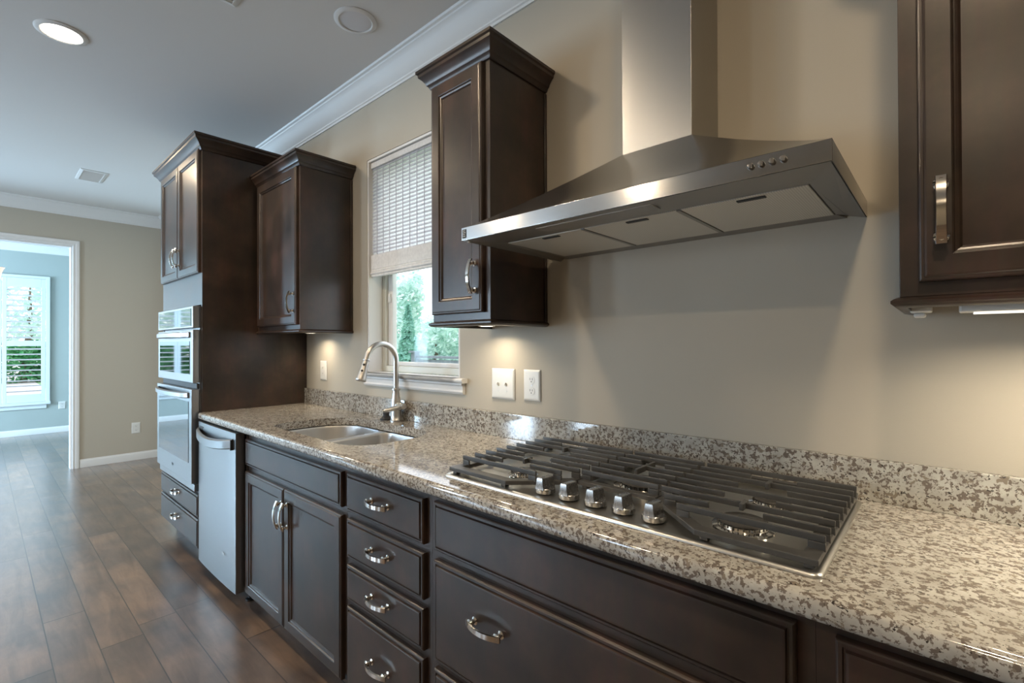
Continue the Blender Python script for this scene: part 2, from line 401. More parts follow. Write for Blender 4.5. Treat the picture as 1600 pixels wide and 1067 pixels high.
bm = BM(); sweep(bm, [(XE, OY1+.062, 1, 0), (XE, -.002, 1, 0)], [(a, b*.82) for a, b in BB], .0005)
sweep(bm, [(XE, YB, 1, 0), (XE, OY0-.062, 1, 0)], [(a, b*.82) for a, b in BB], .0005)
struct(obj('baseboard_end', bm, 'trim', smooth=True, angle=25))
bm = BM(); sweep(bm, [(XFAR, -5.08, 1, 0), (XFAR, -.012, 1, 0)], [(a, b*.82) for a, b in BB], .0005)
struct(obj('baseboard_far', bm, 'trim', smooth=True, angle=25))
# doorway casing and jamb liner
CAS = [(0, 0), (.012, 0), (.016, .006), (.016, .016), (.013, .022), (.019, .034), (.019, .052), (.012, .060), (0, .062)]
bm = BM()
for X, sg in ((XE, 1), (XE-.12, -1)):
    P = [(OY1, 0, 1, 0), (OY1, OZ, 1, 1), (OY0, OZ, -1, 1), (OY0, 0, -1, 0)]
    loft(bm, [[(X+sg*a, y+dy*b, z+dz*b) for a, b in CAS] for y, z, dy, dz in P])
box(bm, XE-.12, XE, OY1-.012, OY1, 0, OZ); box(bm, XE-.12, XE, OY0, OY0+.012, 0, OZ); box(bm, XE-.12, XE, OY0+.012, OY1-.012, OZ-.012, OZ)
struct(obj('door_1', bm, 'trim'))

# kitchen window
w1 = bpy.data.objects.new('window_1', None); COL.objects.link(w1); w1.location = (0, 0, 0); struct(w1)
a, b = WX0, WX1
obj('jamb', boxes((a+.0005, a+.013, .002, TW, WZ0, WZ1-.001), (b-.013, b-.0005, .002, TW, WZ0, WZ1-.001), (a+.013, b-.013, .002, TW, WZ1-.014, WZ1-.001)), 'trim', w1, bevel=.0015)
f0, f1 = a+.013, b-.013; zb, zt = WZ0+.0, WZ1-.014
obj('frame', boxes((f0, f0+.035, .092, .150, zb, zt), (f1-.035, f1, .092, .150, zb, zt), (f0+.035, f1-.035, .092, .150, zb, zb+.035), (f0+.035, f1-.035, .092, .150, zt-.03, zt)), 'vinyl', w1, bevel=.003)
s0, s1 = f0+.035, f1-.035
zm = 1.80
sash = boxes((s0, s0+.042, .108, .140, zb+.035, zt-.03), (s1-.042, s1, .108, .140, zb+.035, zt-.03), (s0+.042, s1-.042, .108, .140, zb+.035, zb+.058), (s0+.042, s1-.042, .104, .136, zm-.02, zm+.02), (s0+.042, s1-.042, .108, .140, zt-.07, zt-.03))
obj('sash', sash, 'trim', w1, bevel=.004)
obj('glass', boxes((s0+.042, s1-.042, .122, .126, zb+.058, zt-.07)), 'glass', w1)
obj('sash_lock', boxes((s0+.012, s0+.030, .098, .108, 1.55, 1.60)), 'trim', w1, bevel=.002)
bm = BM()
ST = [(.09, 0), (-.030, 0), (-.036, -.004), (-.038, -.010), (-.034, -.018), (-.028, -.022), (.09, -.022)]
loft(bm, [[(x, y, WZ0+z-.0005) for y, z in ST] for x in (a-.0005+.001, b-.001)])
loft(bm, [[(x, min(y, -.0005), WZ0+z-.0005) for y, z in ST] for x in (a-.028, b+.052)])
obj('sill', bm, 'trim', w1)
bm = BM()
AP = [(-.0005, -.022), (-.024, -.022), (-.024, -.030), (-.018, -.036), (-.015, -.055), (-.018, -.064), (-.012, -.074), (-.0005, -.076)]
loft(bm, [[(x, y, WZ0+z-.0005) for y, z in AP] for x in (a-.012, b+.036)])
obj('apron', bm, 'trim', w1)

# woven shade
sh = thing('woven_shade', 'pale woven roman shade half lowered in the window above the sink', 'window shade', (-2.07, .02, WZ1-.015))
x0, x1 = WX0+.020, WX1-.016
obj('shade_cloth', boxes((x0, x1, .030, .0315, 1.76, WZ1-.017)), 'blind', sh)
bm = BM(); z = 1.815
while z < WZ1-.03:
    box(bm, x0, x1, .024, .028, z, z+.0085); z += .0205
x = x0+.045
while x < x1:
    box(bm, x, x+.004, .0215, .024, 1.81, WZ1-.03); x += .062
obj('reeds', bm, 'reed', sh)
bm = BM(); box(bm, x0-.001, x1+.001, .012, .030, 1.735, 1.818)
for k, (zz, yy) in enumerate([(1.722, .010), (1.708, .006), (1.694, .012)]):
    tube(bm, [(x0-.001, yy+.010, zz+.006), (x1+.001, yy+.010, zz+.006)], .0095, 10)
obj('hem', bm, 'hem', sh, bevel=.003)
obj('head_rail', boxes((x0, x1, .012, .062, WZ1-.05, WZ1-.018)), 'hem', sh, bevel=.003)

# far-room windows with plantation shutters
for n, (ya, yb_, npan) in enumerate(FWY):
    wn3 = bpy.data.objects.new('window_%d' % (n+2), None); COL.objects.link(wn3); struct(wn3)
    X = XFAR
    obj('casing', boxes((X, X+.03, ya-.025, ya+.02, FZ0-.02, FZ1+.03), (X, X+.03, yb_-.02, yb_+.025, FZ0-.02, FZ1+.03), (X, X+.03, ya+.02, yb_-.02, FZ1-.01, FZ1+.03), (X, X+.045, ya-.03, yb_+.03, FZ0-.04, FZ0)), 'shutter', wn3, bevel=.003)
    obj('apron', boxes((X, X+.016, ya-.015, yb_-.01, FZ0-.10, FZ0-.04)), 'shutter', wn3, bevel=.003)
    obj('glass', boxes((X-.08, X-.076, ya, yb_, FZ0, FZ1)), 'glass', wn3)
    pw = (yb_-ya-.044)/npan
    for c, d in [(ya+.022+pw*k+.002, ya+.022+pw*(k+1)-.002) for k in range(npan)]:
        pn = obj('shutter_panel', boxes((X-.005, X+.024, c, c+.045, FZ0+.002, FZ1-.012), (X-.005, X+.024, d-.045, d, FZ0+.002, FZ1-.012), (X-.005, X+.024, c+.045, d-.045, FZ0+.002, FZ0+.12), (X-.005, X+.024, c+.045, d-.045, 1.305, 1.385), (X-.005, X+.024, c+.045, d-.045, 2.165, FZ1-.012)), 'shutter', wn3, bevel=.003)
        for z0, z1, k in ((.605, 1.30, 9), (1.39, 2.16, 10)):
            bm = BM(); st = (z1-z0)/k
            for i in range(k):
                zc = z0+st*(i+.5)
                loft(bm, [[(X+.009+.030*math.cos(q), y, zc+.010*math.cos(q)+.0035*math.sin(q)) for q in [2*math.pi*j/10 for j in range(10)]] for y in (c+.046, d-.046)])
            obj('louvers', bm, 'shutter', pn, smooth=True)
# nook windows (opposite wall)
for n, (x, wd) in enumerate(NOOK):
    wq = bpy.data.objects.new('window_%d' % (n+4), None); COL.objects.link(wq); struct(wq)
    q0, q1 = x-wd/2, x+wd/2
    obj('casing', boxes((q0-.06, q0, YB, YB+.018, .64, 2.26), (q1, q1+.06, YB, YB+.018, .64, 2.26), (q0, q1, YB, YB+.018, 2.2, 2.26), (q0, q1, YB, YB+.018, .64, .7)), 'trim', wq)
    obj('sash', boxes((q0, q0+.035, YB-.08, YB-.04, .7, 2.2), (q1-.035, q1, YB-.08, YB-.04, .7, 2.2), (q0+.035, q1-.035, YB-.08, YB-.04, .7, .74), (q0+.035, q1-.035, YB-.08, YB-.04, 2.16, 2.2), (q0+.035, q1-.035, YB-.08, YB-.04, 1.43, 1.47)), 'trim', wq)

# ------------------------------------------------------------------ countertop with sink cut-out
XT = -3.226
CT0, CT1, CZ0, CZ1 = XT+.0008, 1.30, .876, .914
ct = thing('granite_countertop', 'long speckled beige granite countertop running along the wall under the window', 'countertop', (-1.0, -.32, .9))
SK = rrect(-2.475, -1.655, -.548, -.137, [.10, .14, .15, .20], 8)
bm = BM()
def fill_with_hole(bm, outer, hole, z):
    vo = [bm.verts.new((x, y, z)) for x, y in outer]; vh = [bm.verts.new((x, y, z)) for x, y in hole]
    es = [bm.edges.new((v[i], v[(i+1) % len(v)])) for v in (vo, vh) for i in range(len(v))]
    bmesh.ops.triangle_fill(bm, edges=es, use_beauty=True)
    return vo, vh
YFR = -.642
outer = [(CT0, -.0015), (CT0, YFR+.014), (CT1, YFR+.014), (CT1, -.0015)]
to, th = fill_with_hole(bm, outer, SK, CZ1); bo, bh = fill_with_hole(bm, outer, SK, CZ0)
for i in range(len(th)): bm.faces.new((th[i], th[(i+1) % len(th)], bh[(i+1) % len(th)], bh[i]))
prof = [(YFR+.014, CZ1), (YFR+.007, CZ1-.001), (YFR+.002, CZ1-.005), (YFR, CZ1-.012), (YFR, CZ0+.010), (YFR+.002, CZ0+.004), (YFR+.006, CZ0+.001), (YFR+.014, CZ0)]
pr = [[bm.verts.new((x, y, z)) for y, z in prof] for x in (CT0, CT1)]
for i in range(len(prof)-1): bm.faces.new((pr[0][i], pr[0][i+1], pr[1][i+1], pr[1][i]))
bm.faces.new(pr[0]); bm.faces.new(pr[1][::-1])
for x in (CT0, CT1):
    bm.faces.new([bm.verts.new(p) for p in ((x, -.0015, CZ0), (x, YFR+.014, CZ0), (x, YFR+.014, CZ1), (x, -.0015, CZ1))])
bm.faces.new([bm.verts.new(p) for p in ((CT0, -.0015, CZ0), (CT1, -.0015, CZ0), (CT1, -.0015, CZ1), (CT0, -.0015, CZ1))])
obj('slab', bm, 'granite', ct, smooth=True, angle=50)
obj('backsplash', boxes((CT0+.0, CT1, -.020, -.0015, CZ1+.0002, 1.0165)), 'granite', ct, bevel=.0015)

# ------------------------------------------------------------------ sink
sk = thing('kitchen_sink', 'stainless steel double bowl sink set under the granite below the window', 'sink', (-2.07, -.34, .69))
def bowl(x0, x1, y0, y1, rr, depth, zt=.872):
    bm = BM(); L = []
    for ins, z in [(-.012, zt), (0, zt), (.004, zt-.012), (.010, zt-depth+.04), (.020, zt-depth+.012), (.045, zt-depth), (.12, zt-depth-.004)]:
        L.append([(x, y, z) for x, y in rrect(x0+ins, x1-ins, y0+ins, y1-ins, [max(r-ins*.6, .02) for r in rr], 8)])
    loft(bm, L, False, True)
    return bm
o1 = obj('bowl', bowl(-2.468, -2.095, -.545, -.142, [.09, .05, .05, .18], .20), 'bowl', sk, smooth=True, angle=60)
o2 = obj('bowl', bowl(-2.060, -1.660, -.545, -.142, [.05, .12, .14, .05], .19), 'bowl', sk, smooth=True, angle=60)
bm = BM(); loft(bm, [[(x, y, z) for y, z in ((-.535, .873), (-.15, .873))] for x in (-2.096, -2.059) for z in (0,)], False, False, False)
bm.free()
bm = BM(); DV = [(-2.100, .845), (-2.098, .868), (-2.090, .874), (-2.066, .874), (-2.058, .868), (-2.056, .845)]
loft(bm, [[(x, y, z) for x, z in DV] for y in (-.544, -.143)]); obj('divider', bm, 'bowl', sk, smooth=True, angle=50)
for o, cx in ((o1, -2.28), (o2, -1.86)):
    bm = BM(); lathe(bm, (cx, -.34, .673 if cx < -2 else .683), (0, 0, 1), [(.045, 0), (.045, .002), (.040, .003), (.030, .0), (.012, -.001), (.006, .004)], 24)
    obj('drain', bm, 'nickel', sk, smooth=True)

# ------------------------------------------------------------------ faucet
fc = thing('kitchen_faucet', 'tall brushed nickel gooseneck pull-down faucet behind the sink', 'faucet', (-2.10, -.062, .914))
FX, FY = -2.10, -.060
bm = BM(); lathe(bm, (FX, FY, .9145), (0, 0, 1), [(.030, 0), (.030, .004), (.0275, .006), (.0265, .03), (.0262, .075), (.0245, .10), (.0195, .125), (.0170, .145), (.0165, .158)], 32)
obj('body', bm, 'nickel', fc, smooth=True, angle=50)
bm = BM(); lathe(bm, (FX, FY, 1.070), (0, 0, 1), [(.0165, 0), (.0215, .002), (.0222, .006), (.0215, .010), (.0150, .013)], 32)
obj('collar', bm, 'nickel', fc, smooth=True, angle=50)
pts = [(FX, FY, 1.075+.015*i) for i in range(11)]
R = .084; cy, cz = FY-R, 1.225
for k in range(1, 17):
    q = math.pi*k/16*.93; pts.append((FX, cy+R*math.cos(q), cz+R*math.sin(q)))
e = Vector(pts[-1]); dr = (e-Vector(pts[-2])).normalized(); pts.append(tuple(e+dr*.012))
bm = BM(); tube(bm, pts, .0138, 20); obj('spout', bm, 'nickel', fc, smooth=True, angle=60)
dr = Vector((0, -.30, -.95)).normalized(); e = Vector(pts[-1])-dr*.004
bm = BM(); lathe(bm, e, dr, [(.0145, 0), (.0168, .002), (.0168, .008), (.0145, .010), (.0155, .03), (.0185, .065), (.0225, .095), (.0245, .103), (.0245, .109), (.021, .112), (.010, .111)], 28)
hd = obj('spray_head', bm, 'nickel', fc, smooth=True, angle=50)
bm = BM()
side = Vector((.35, -.93, .29)).normalized()
for t in (.032, .062):
    c = e+dr*t+Vector((.62, -.72, .23)).normalized()*(.0160+.05*t)
    lathe(bm, c-Vector((.62, -.72, .23)).normalized()*.002, (.62, -.72, .23), [(.0055, 0), (.0055, .003), (.003, .004)], 14)
obj('spray_button', bm, 'black', hd, smooth=True)
bm = BM(); lathe(bm, (FX+.018, FY, .992), (1, 0, 0.05), [(.0205, 0), (.0205, .028), (.0185, .036), (.0150, .046), (.0150, .052), (.006, .055)], 24)
lv = obj('lever_hub', bm, 'nickel', fc, smooth=True, angle=50)
bm = BM(); tube(bm, [(FX+.055, FY+.004, .998), (FX+.053, FY-.02, .992), (FX+.046, FY-.05, .985), (FX+.036, FY-.078, .979), (FX+.026, FY-.098, .977)], [.012, .0125, .012, .009, .003], 16)
obj('lever', bm, 'nickel', fc, smooth=True, angle=60)
bm = BM(); lathe(bm, (-2.175, -.070, .9145), (0, 0, 1), [(.031, 0), (.031, .006), (.026, .010), (.017, .020), (.015, .028), (.018, .034), (.016, .038)], 28)
tag(obj('sink_stopper', bm, 'slot', smooth=True, angle=50), 'small dark grey stopper cap standing on the granite left of the faucet base', 'stopper')

# ------------------------------------------------------------------ base cabinets
YFF = -.595
def carcass(x0, x1, z0=.10, z1=CZ0-.001, kick=True):
    bs = [(x0, x0+.018, YFF+.018, -.004, z0, z1), (x1-.018, x1, YFF+.018, -.004, z0, z1), (x0+.018, x1-.018, YFF+.018, -.004, z0, z0+.018), (x0, x1, YFF, YFF+.018, z0, z1)]
    return boxes(*bs)
def base_cab(name, label, x0, x1):
    t = thing(name, label, 'cabinet', ((x0+x1)/2, -.3, 0))
    obj('body', carcass(x0, x1), 'wood', t)
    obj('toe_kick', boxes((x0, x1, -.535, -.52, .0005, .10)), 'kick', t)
    return t
c = base_cab('sink_base_cabinet', 'dark espresso base cabinet under the sink with two panelled doors and a false drawer front', -2.598, -1.625)
obj('filler_strip', boxes((-2.598, -2.586, YFF-.004, YFF, .10, .874)), 'wood', c)
front('false_drawer_front', c, -2.583, -1.643, .712, .842, YFF-.0002, DRAW)
d = front('door', c, -2.583, -2.135, .082, .682, YFF-.0002, DOOR); handle(d, -2.150, YFF-.019, .572, 'z')
d = front('door', c, -2.130, -1.643, .082, .682, YFF-.0002, DOOR); handle(d, -2.092, YFF-.019, .575, 'z')
c = base_cab('drawer_base_cabinet', 'narrow dark espresso base cabinet with four stacked drawers beside the sink cabinet', -1.6245, -1.1355)
for z0, z1 in ((.708, .845), (.543, .682), (.392, .517), (.085, .368)):
    d = front('drawer', c, -1.603, -1.160, z0, z1, YFF-.0002, DRAW)
    handle(d, -1.385, YFF-.019, {.708: .782, .543: .618, .392: .462, .085: .245}[z0], 'x')
c = base_cab('cooktop_base_cabinet', 'wide dark espresso base cabinet under the cooktop with deep drawers', -1.135, -.1585)
front('false_drawer_front', c, -1.110, -.184, .708, .850, YFF-.0002, DRAW)
d = front('drawer', c, -1.110, -.184, .389, .680, YFF-.0002, DRAW)
handle(d, -.885, YFF-.019, .572, 'x'); handle(d, -.38, YFF-.019, .572, 'x')
d = front('drawer', c, -1.110, -.184, .085, .366, YFF-.0002, DRAW); handle(d, -.885, YFF-.019, .25, 'x'); handle(d, -.38, YFF-.019, .25, 'x')
c = base_cab('corner_base_cabinet', 'dark espresso base cabinet at the bottom right corner of the photo below the bare granite', -.158, .82)
d = front('drawer', c, -.130, .79, .708, .848, YFF-.0002, DRAW)
front('door', c, -.130, .328, .085, .682, YFF-.0002, DOOR); front('door', c, .332, .79, .085, .682, YFF-.0002, DOOR)

# ------------------------------------------------------------------ dishwasher
dw = thing('dishwasher', 'stainless steel dishwasher between the oven tower and the sink cabinet', 'dishwasher', (-2.9, -.3, 0))
DX0, DX1 = -3.205, -2.612
obj('tub', boxes((DX0+.008, DX1-.008, -.600, -.03, .09, .872)), 'black', dw)
bm = BM(); n = 14; L = []
for z, ext in ((.074, .0), (.868, 0)):
    pts = [(DX0, -.605)]
    for k in range(n+1):
        t = k/n; pts.append((DX0+(DX1-DX0)*t, -.645-.006*math.sin(math.pi*t)**.6))
    pts.append((DX1, -.605)); L.append([(x, y, z) for x, y in pts])
loft(bm, L); dp = obj('door_panel', bm, 'appl', dw, smooth=True, angle=40)
bm = BM(); L = []; n = 18
for k in range(n+1):
    t = k/n; x = DX0+.014+(DX1-DX0-.045)*t; y = -.648-.038*math.sin(math.pi*t)**.6; zc = .812-.020*math.sin(math.pi*t); hh = .025
    L.append([(x, y, zc-hh), (x, y-.008, zc-hh+.006), (x, y-.008, zc+hh-.006), (x, y, zc+hh), (x, y+.006, zc+hh), (x, y+.006, zc-hh)])
loft(bm, L); obj('handle', bm, 'appl', dp, smooth=True, angle=45)
obj('handle_end', boxes((DX1-.034, DX1-.028, -.66, -.645, .782, .834)), 'black', dp)
bm = BM()
for k in range(3): box(bm, DX0+.03, DX0+.11-.01*k, -.6525, -.650, .8445-.007*k, .847-.007*k)
obj('nameplate', bm, 'slot', dp)
bm = BM(); L = []
for r in (.022, .019):
    L.append([(-2.765+r*math.cos(q), -.6535, .235+r*.45*math.sin(q)) for q in [2*math.pi*k/24 for k in range(24)]])
loft(bm, L, False, False); box(bm, -2.778, -2.752, -.6535, -.6525, .230, .241)
obj('badge', bm, 'nickel', dp)
for x in (DX0+.05, DX1-.05):
    bm = BM(); lathe(bm, (x, -.56, .0005), (0, 0, 1), [(.022, 0), (.022, .008), (.008, .012), (.008, .092)], 12); obj('foot', bm, 'black', dw, smooth=True)
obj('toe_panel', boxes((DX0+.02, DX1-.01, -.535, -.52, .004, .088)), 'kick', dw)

# ------------------------------------------------------------------ tall oven cabinet
TX0, TX1, TYF, TZ = -4.11, XT-.0008, -.622, 2.475
tcb = thing('oven_tower_cabinet', 'tall dark espresso cabinet tower holding the built-in ovens at the left end', 'cabinet', ((TX0+TX1)/2, -.3, 0))
obj('body', boxes((TX0, TX0+.02, TYF, -.004, .10, TZ), (TX1-.02, TX1, TYF, -.004, .10, TZ), (TX0, TX0+.02, -.525, -.004, .0005, .10), (TX1-.02, TX1, -.525, -.004, .0005, .10), (TX0+.02, TX1-.02, -.02, -.004, .10, TZ), (TX0+.02, TX1-.02, TYF, -.02, 1.720, 1.74), (TX0+.02, TX1-.02, TYF, -.02, TZ-.02, TZ), (TX0+.02, TX1-.02, TYF, TYF+.02, 1.545, 1.720), (TX0+.02, TX1-.02, TYF, TYF+.02, 1.74, TZ-.02), (TX0+.02, TX1-.02, TYF, TYF+.02, .10, .448), (TX0+.02, TX1-.02, TYF+.02, -.02, .430, .448)), 'wood', tcb)
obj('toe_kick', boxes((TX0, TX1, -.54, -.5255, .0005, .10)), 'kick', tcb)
d = front('door', tcb, TX0+.016, -3.672, 1.733, 2.462, TYF-.0002, DOOR); handle(d, -3.700, TYF-.019, 1.862, 'z')
d = front('door', tcb, -3.667, TX1-.022, 1.733, 2.462, TYF-.0002, DOOR); handle(d, -3.636, TYF-.019, 1.862, 'z')
for z0, z1 in ((.298, .428), (.118, .285)):
    d = front('drawer', tcb, TX0+.03, TX1-.022, z0, z1, TYF-.0002, DRAW); handle(d, -3.67, TYF-.019, z0+.072 if z0 > .2 else z0+.095, 'x', .115)
CABCR = [(0, -.052), (.006, -.052), (.010, -.046), (.013, -.040), (.018, -.036), (.021, -.028), (.028, -.018), (.036, -.010), (.041, -.006), (.042, .004), (.048, .008), (.048, .018), (0, .018)]
def crown(parent, x0, x1, yf, z, left=True, right=True, k=1.0):
    bm = BM(); P = []
    if left: P.append((x0, -.004, -1, 0))
    P.append((x0, yf, -1 if left else 0, -1)); P.append((x1, yf, 1 if right else 0, -1))
    if right: P.append((x1, -.004, 1, 0))
    pr = [(a*k, b*k) for a, b in CABCR]
    sweep(bm, P, pr, z)
    box(bm, x0, x1, yf, -.004, z+.0005, z+.018*k)
    return obj('crown_moulding', bm, 'wood', parent, smooth=True, angle=30)
crown(tcb, TX0, TX1, TYF, TZ+.035, k=1.15)
obj('frieze', boxes((TX0, TX1, TYF, TYF+.02, TZ, TZ+.036), (TX1-.02, TX1, TYF+.02, -.004, TZ, TZ+.036), (TX0, TX0+.02, TYF+.02, -.004, TZ, TZ+.036)), 'wood', tcb)

# wall oven + microwave combination
ov = thing('wall_oven', 'stainless steel built-in microwave and oven combination with dark glass doors', 'oven', (-3.66, -.35, .452))
VX0, VX1, VYF = -4.045, -3.252, -.664
obj('housing', boxes((TX0+.04, TX1-.04, -.60, -.06, .4485, 1.518)), 'black', ov)
obj('side_trim', boxes((VX0+.012, VX1+.004, -.628, -.6235, .452, 1.535)), 'appl', ov)
def dd(name, z0, z1, yf, mat, bev=.004): return obj(name, boxes((VX0, VX1, yf, -.629, z0, z1)), mat, ov, bevel=bev)
cpn = dd('control_panel', 1.408, 1.536, VYF, 'appl')
obj('panel_glass', boxes((VX0+.03, VX1-.03, VYF-.002, VYF+.001, 1.420, 1.522)), 'oglass', cpn)
bm = BM()
for i in range(4):
    for j in range(2): box(bm, -3.78+.02*i, -3.77+.02*i, VYF-.0028, VYF-.002, 1.45+.02*j, 1.453+.02*j)
obj('keypad_marks', bm, 'white', cpn)
mw = dd('microwave_door', 1.085, 1.398, VYF, 'appl')
obj('door_glass', boxes((VX0+.055, VX1-.055, VYF-.002, VYF+.001, 1.135, 1.330)), 'oglass', mw)
obj('vent_slot', boxes((VX0+.02, VX1-.01, -.640, -.629, 1.050, 1.080)), 'slot', ov)
od = dd('oven_door', .500, 1.048, VYF-.006, 'appl')
obj('door_glass', boxes((VX0+.055, VX1-.055, VYF-.008, VYF-.005, .615, .975)), 'oglass', od)
obj('lower_trim', boxes((VX0, VX1, -.655, -.629, .452, .494)), 'appl', ov, bevel=.004)
def bar(parent, z, yf):
    bm = BM(); L = []; n = 16
    for k in range(n+1):
        t = k/n; x = VX0+.05+(VX1-VX0-.10)*t; y = yf-.046*math.sin(math.pi*t)**.5-.001; hh = .017
        L.append([(x, y, z-hh), (x, y-.008, z-hh+.005), (x, y-.008, z+hh-.005), (x, y, z+hh), (x, y+.005, z+hh), (x, y+.005, z-hh)])
    loft(bm, L); obj('handle', bm, 'appl', parent, smooth=True, angle=45)
bar(mw, 1.368, VYF); bar(od, 1.012, VYF-.006)
bm = BM(); L = []
for r in (.020, .016): L.append([(-3.65+r*math.cos(q), VYF-.0075, .555+r*.55*math.sin(q)) for q in [2*math.pi*k/24 for k in range(24)]])
loft(bm, L, False, False); box(bm, -3.662, -3.638, VYF-.0075, VYF-.006, .550, .561); obj('badge', bm, 'slot', od)

# ------------------------------------------------------------------ upper cabinets
UYF, UZ0, UZ1 = -.315, 1.392, 2.318
def upper(name, label, x0, x1, doors, left, right, hz=1.542):
    t = thing(name, label, 'cabinet', ((x0+x1)/2, -.16, UZ0))
    obj('body', boxes((x0, x1, UYF, -.0015, UZ0, UZ1)), 'wood', t, bevel=.0012)
    for a, b, hx in doors:
        d = front('door', t, a, b, 1.418, 2.292, UYF-.0002, DOOR); handle(d, hx, UYF-.019, hz, 'z')
    crown(t, x0, x1, UYF-.0006, UZ1+.028, left, right)
    bm = BM(); P = []
    if left: P.append((x0, -.0015, -1, 0))
    P.append((x0, UYF, -1 if left else 0, -1)); P.append((x1, UYF, 1 if right else 0, -1))
    if right: P.append((x1, -.0015, 1, 0))
    sweep(bm, P, [(-.012, 0), (.002, 0), (.008, -.003), (.013, -.007), (.013, -.012), (.008, -.017), (-.004, -.020), (-.012, -.020)], UZ0-.0003)
    obj('light_rail', bm, 'wood', t, smooth=True, angle=40)
    # inner corner bead at the wall edge and side scribe
    if right: obj('scribe_strip', boxes((x1, x1+.006, -.014, -.0015, UZ0, UZ1-.03)), 'wood', t, bevel=.002)
    return t
upper('wall_cabinet', 'dark espresso wall cabinet hung against the oven tower, left of the window', XT+.001, -2.632, [(-3.196, -2.652, -2.682)], False, True)
upper('wall_cabinet', 'narrow dark espresso wall cabinet hung between the window and the range hood', -1.477, -1.166, [(-1.468, -1.192, -1.226)], True, True)
upper('wall_cabinet', 'dark espresso wall cabinet at the right edge of the photo, right of the hood', -.065, .80, [(-.036, .365, -.004), (.37, .775, .74)], True, False)

# under-cabinet lights
def puck(x, y, label, power):
    t = thing('under_cabinet_light', label, 'light', (x, y, UZ0-.016))
    bm = BM(); lathe(bm, (x, y, UZ0-.001), (0, 0, -1), [(.036, 0), (.036, .010), (.032, .013), (.029, .013), (.029, .0115)], 28); obj('housing', bm, 'white', t, smooth=True, angle=40)
    bm = BM(); lathe(bm, (x, y, UZ0-.0115), (0, 0, -1), [(.0285, 0), (.0285, .0015)], 28); obj('lens', bm, 'puck', t)
    area('puck_glow', (x, y, UZ0-.022), (0, 0, 0), .05, .05, power, (1, .86, .64), 'DISK', 150)
puck(-2.93, -.115, 'small round puck light under the wall cabinet next to the oven tower', .9)
puck(-1.385, -.115, 'small round puck light under the narrow wall cabinet by the hood', .8)
t = thing('under_cabinet_strip_light', 'slim white strip light under the right-hand wall cabinet', 'light', (.3, -.24, UZ0-.02))
obj('housing', boxes((.02, .72, -.27, -.215, UZ0-.030, UZ0-.001)), 'white', t, bevel=.003)
obj('lens', boxes((.04, .70, -.262, -.223, UZ0-.033, UZ0-.030)), 'strip', t)
area('strip_glow', (.37, -.243, UZ0-.038), (0, 0, 0), .6, .035, 4.5, (1, .88, .68), spread=160)
bm = BM(); box(bm, -.056, -.020, -.175, -.135, UZ0-.024, UZ0-.001); box(bm, -.050, -.030, -.172, -.140, UZ0-.034, UZ0-.024)
tag(obj('cable_clip', bm, 'white', bevel=.004), 'small white plastic clip under the corner of the right-hand wall cabinet', 'clip')

# ------------------------------------------------------------------ range hood
rh = thing('range_hood', 'stainless steel chimney range hood mounted on the wall above the cooktop', 'range hood', (-.62, -.25, 1.62))
HX0, HX1, HYF, HZ0, HZ1 = -1.100, -.144, -.508, 1.622, 1.661
CX0, CX1, CYF, CBZ = -.7175, -.5075, -.205, 1.872
bm = BM(); n = 14; L = []
for k in range(n+1):
    t = k/n; s = t+.0*t; hgt = HZ1+(CBZ-HZ1)*(t**1.12)
    L.append([(HX0+(CX0-HX0)*s, -.001, hgt), (HX0+(CX0-HX0)*s, HYF+(CYF-HYF)*s, hgt), (HX1+(CX1-HX1)*s, HYF+(CYF-HYF)*s, hgt), (HX1+(CX1-HX1)*s, -.001, hgt)])
loft(bm, L, False, False); obj('canopy', bm, 'steel', rh, smooth=True, angle=25)
fs = obj('fascia', boxes((HX0, HX1, HYF, HYF+.004, HZ0, HZ1), (HX0, HX0+.003, HYF+.004, -.001, HZ0, HZ1), (HX1-.003, HX1, HYF+.004, -.001, HZ0, HZ1)), 'steel', rh, bevel=.0008)
obj('chimney', boxes((CX0, CX1, CYF, -.001, CBZ-.002, CEIL-.125)), 'steelv', rh, bevel=.0012)
fy0, fy1, fx0, fx1 = -.352, -.035, -1.055, -.206
bm = BM()
# underside: front strip dips slightly, side gussets, back strip
z0, z1 = HZ0+.0005, HZ0+.012
for q in ([(HX0+.003, HYF+.004, z0), (HX1-.003, HYF+.004, z0), (fx1, fy0, z1), (fx0, fy0, z1)],
          [(HX1-.003, HYF+.004, z0), (HX1-.003, -.001, z0), (fx1+.02, -.001, z1), (fx1, fy0, z1)],
          [(HX0+.003, -.001, z0), (HX0+.003, HYF+.004, z0), (fx0, fy0, z1), (fx0-.02, -.001, z1)],
          [(fx0, fy1, z1), (fx1, fy1, z1), (fx1+.02, -.001, z1-.006), (fx0-.02, -.001, z1-.006)],
          [(fx0, fy0, z1), (fx0, fy1, z1), (fx0-.02, -.001, z1-.001)], [(fx1, fy1, z1), (fx1, fy0, z1), (fx1+.02, -.001, z1-.001)]):
    bm.faces.new([bm.verts.new(p) for p in q])
un = obj('underside', bm, 'hoodunder', rh)
sol = un.modifiers.new('s', 'SOLIDIFY'); sol.thickness = .0012; sol.offset = 0
for a, b in ((fx0+.003, -.772), (-.760, -.492), (-.480, fx1-.003)):
    f = obj('filter', boxes((a, b, fy0+.004, fy1-.002, z1-.002, z1+.006)), 'filter', rh, bevel=.001)
    m_ = (a+b)/2+.02
    obj('filter_latch', boxes((m_-.03, m_+.03, fy0+.016, fy0+.030, z1-.0045, z1-.0022)), 'slot', f)
obj('filter_divider', boxes((-.771, -.761, fy0+.004, fy1-.002, z1-.004, z1+.004)), 'hoodunder', rh)
obj('filter_divider', boxes((-.491, -.481, fy0+.004, fy1-.002, z1-.004, z1+.004)), 'hoodunder', rh)
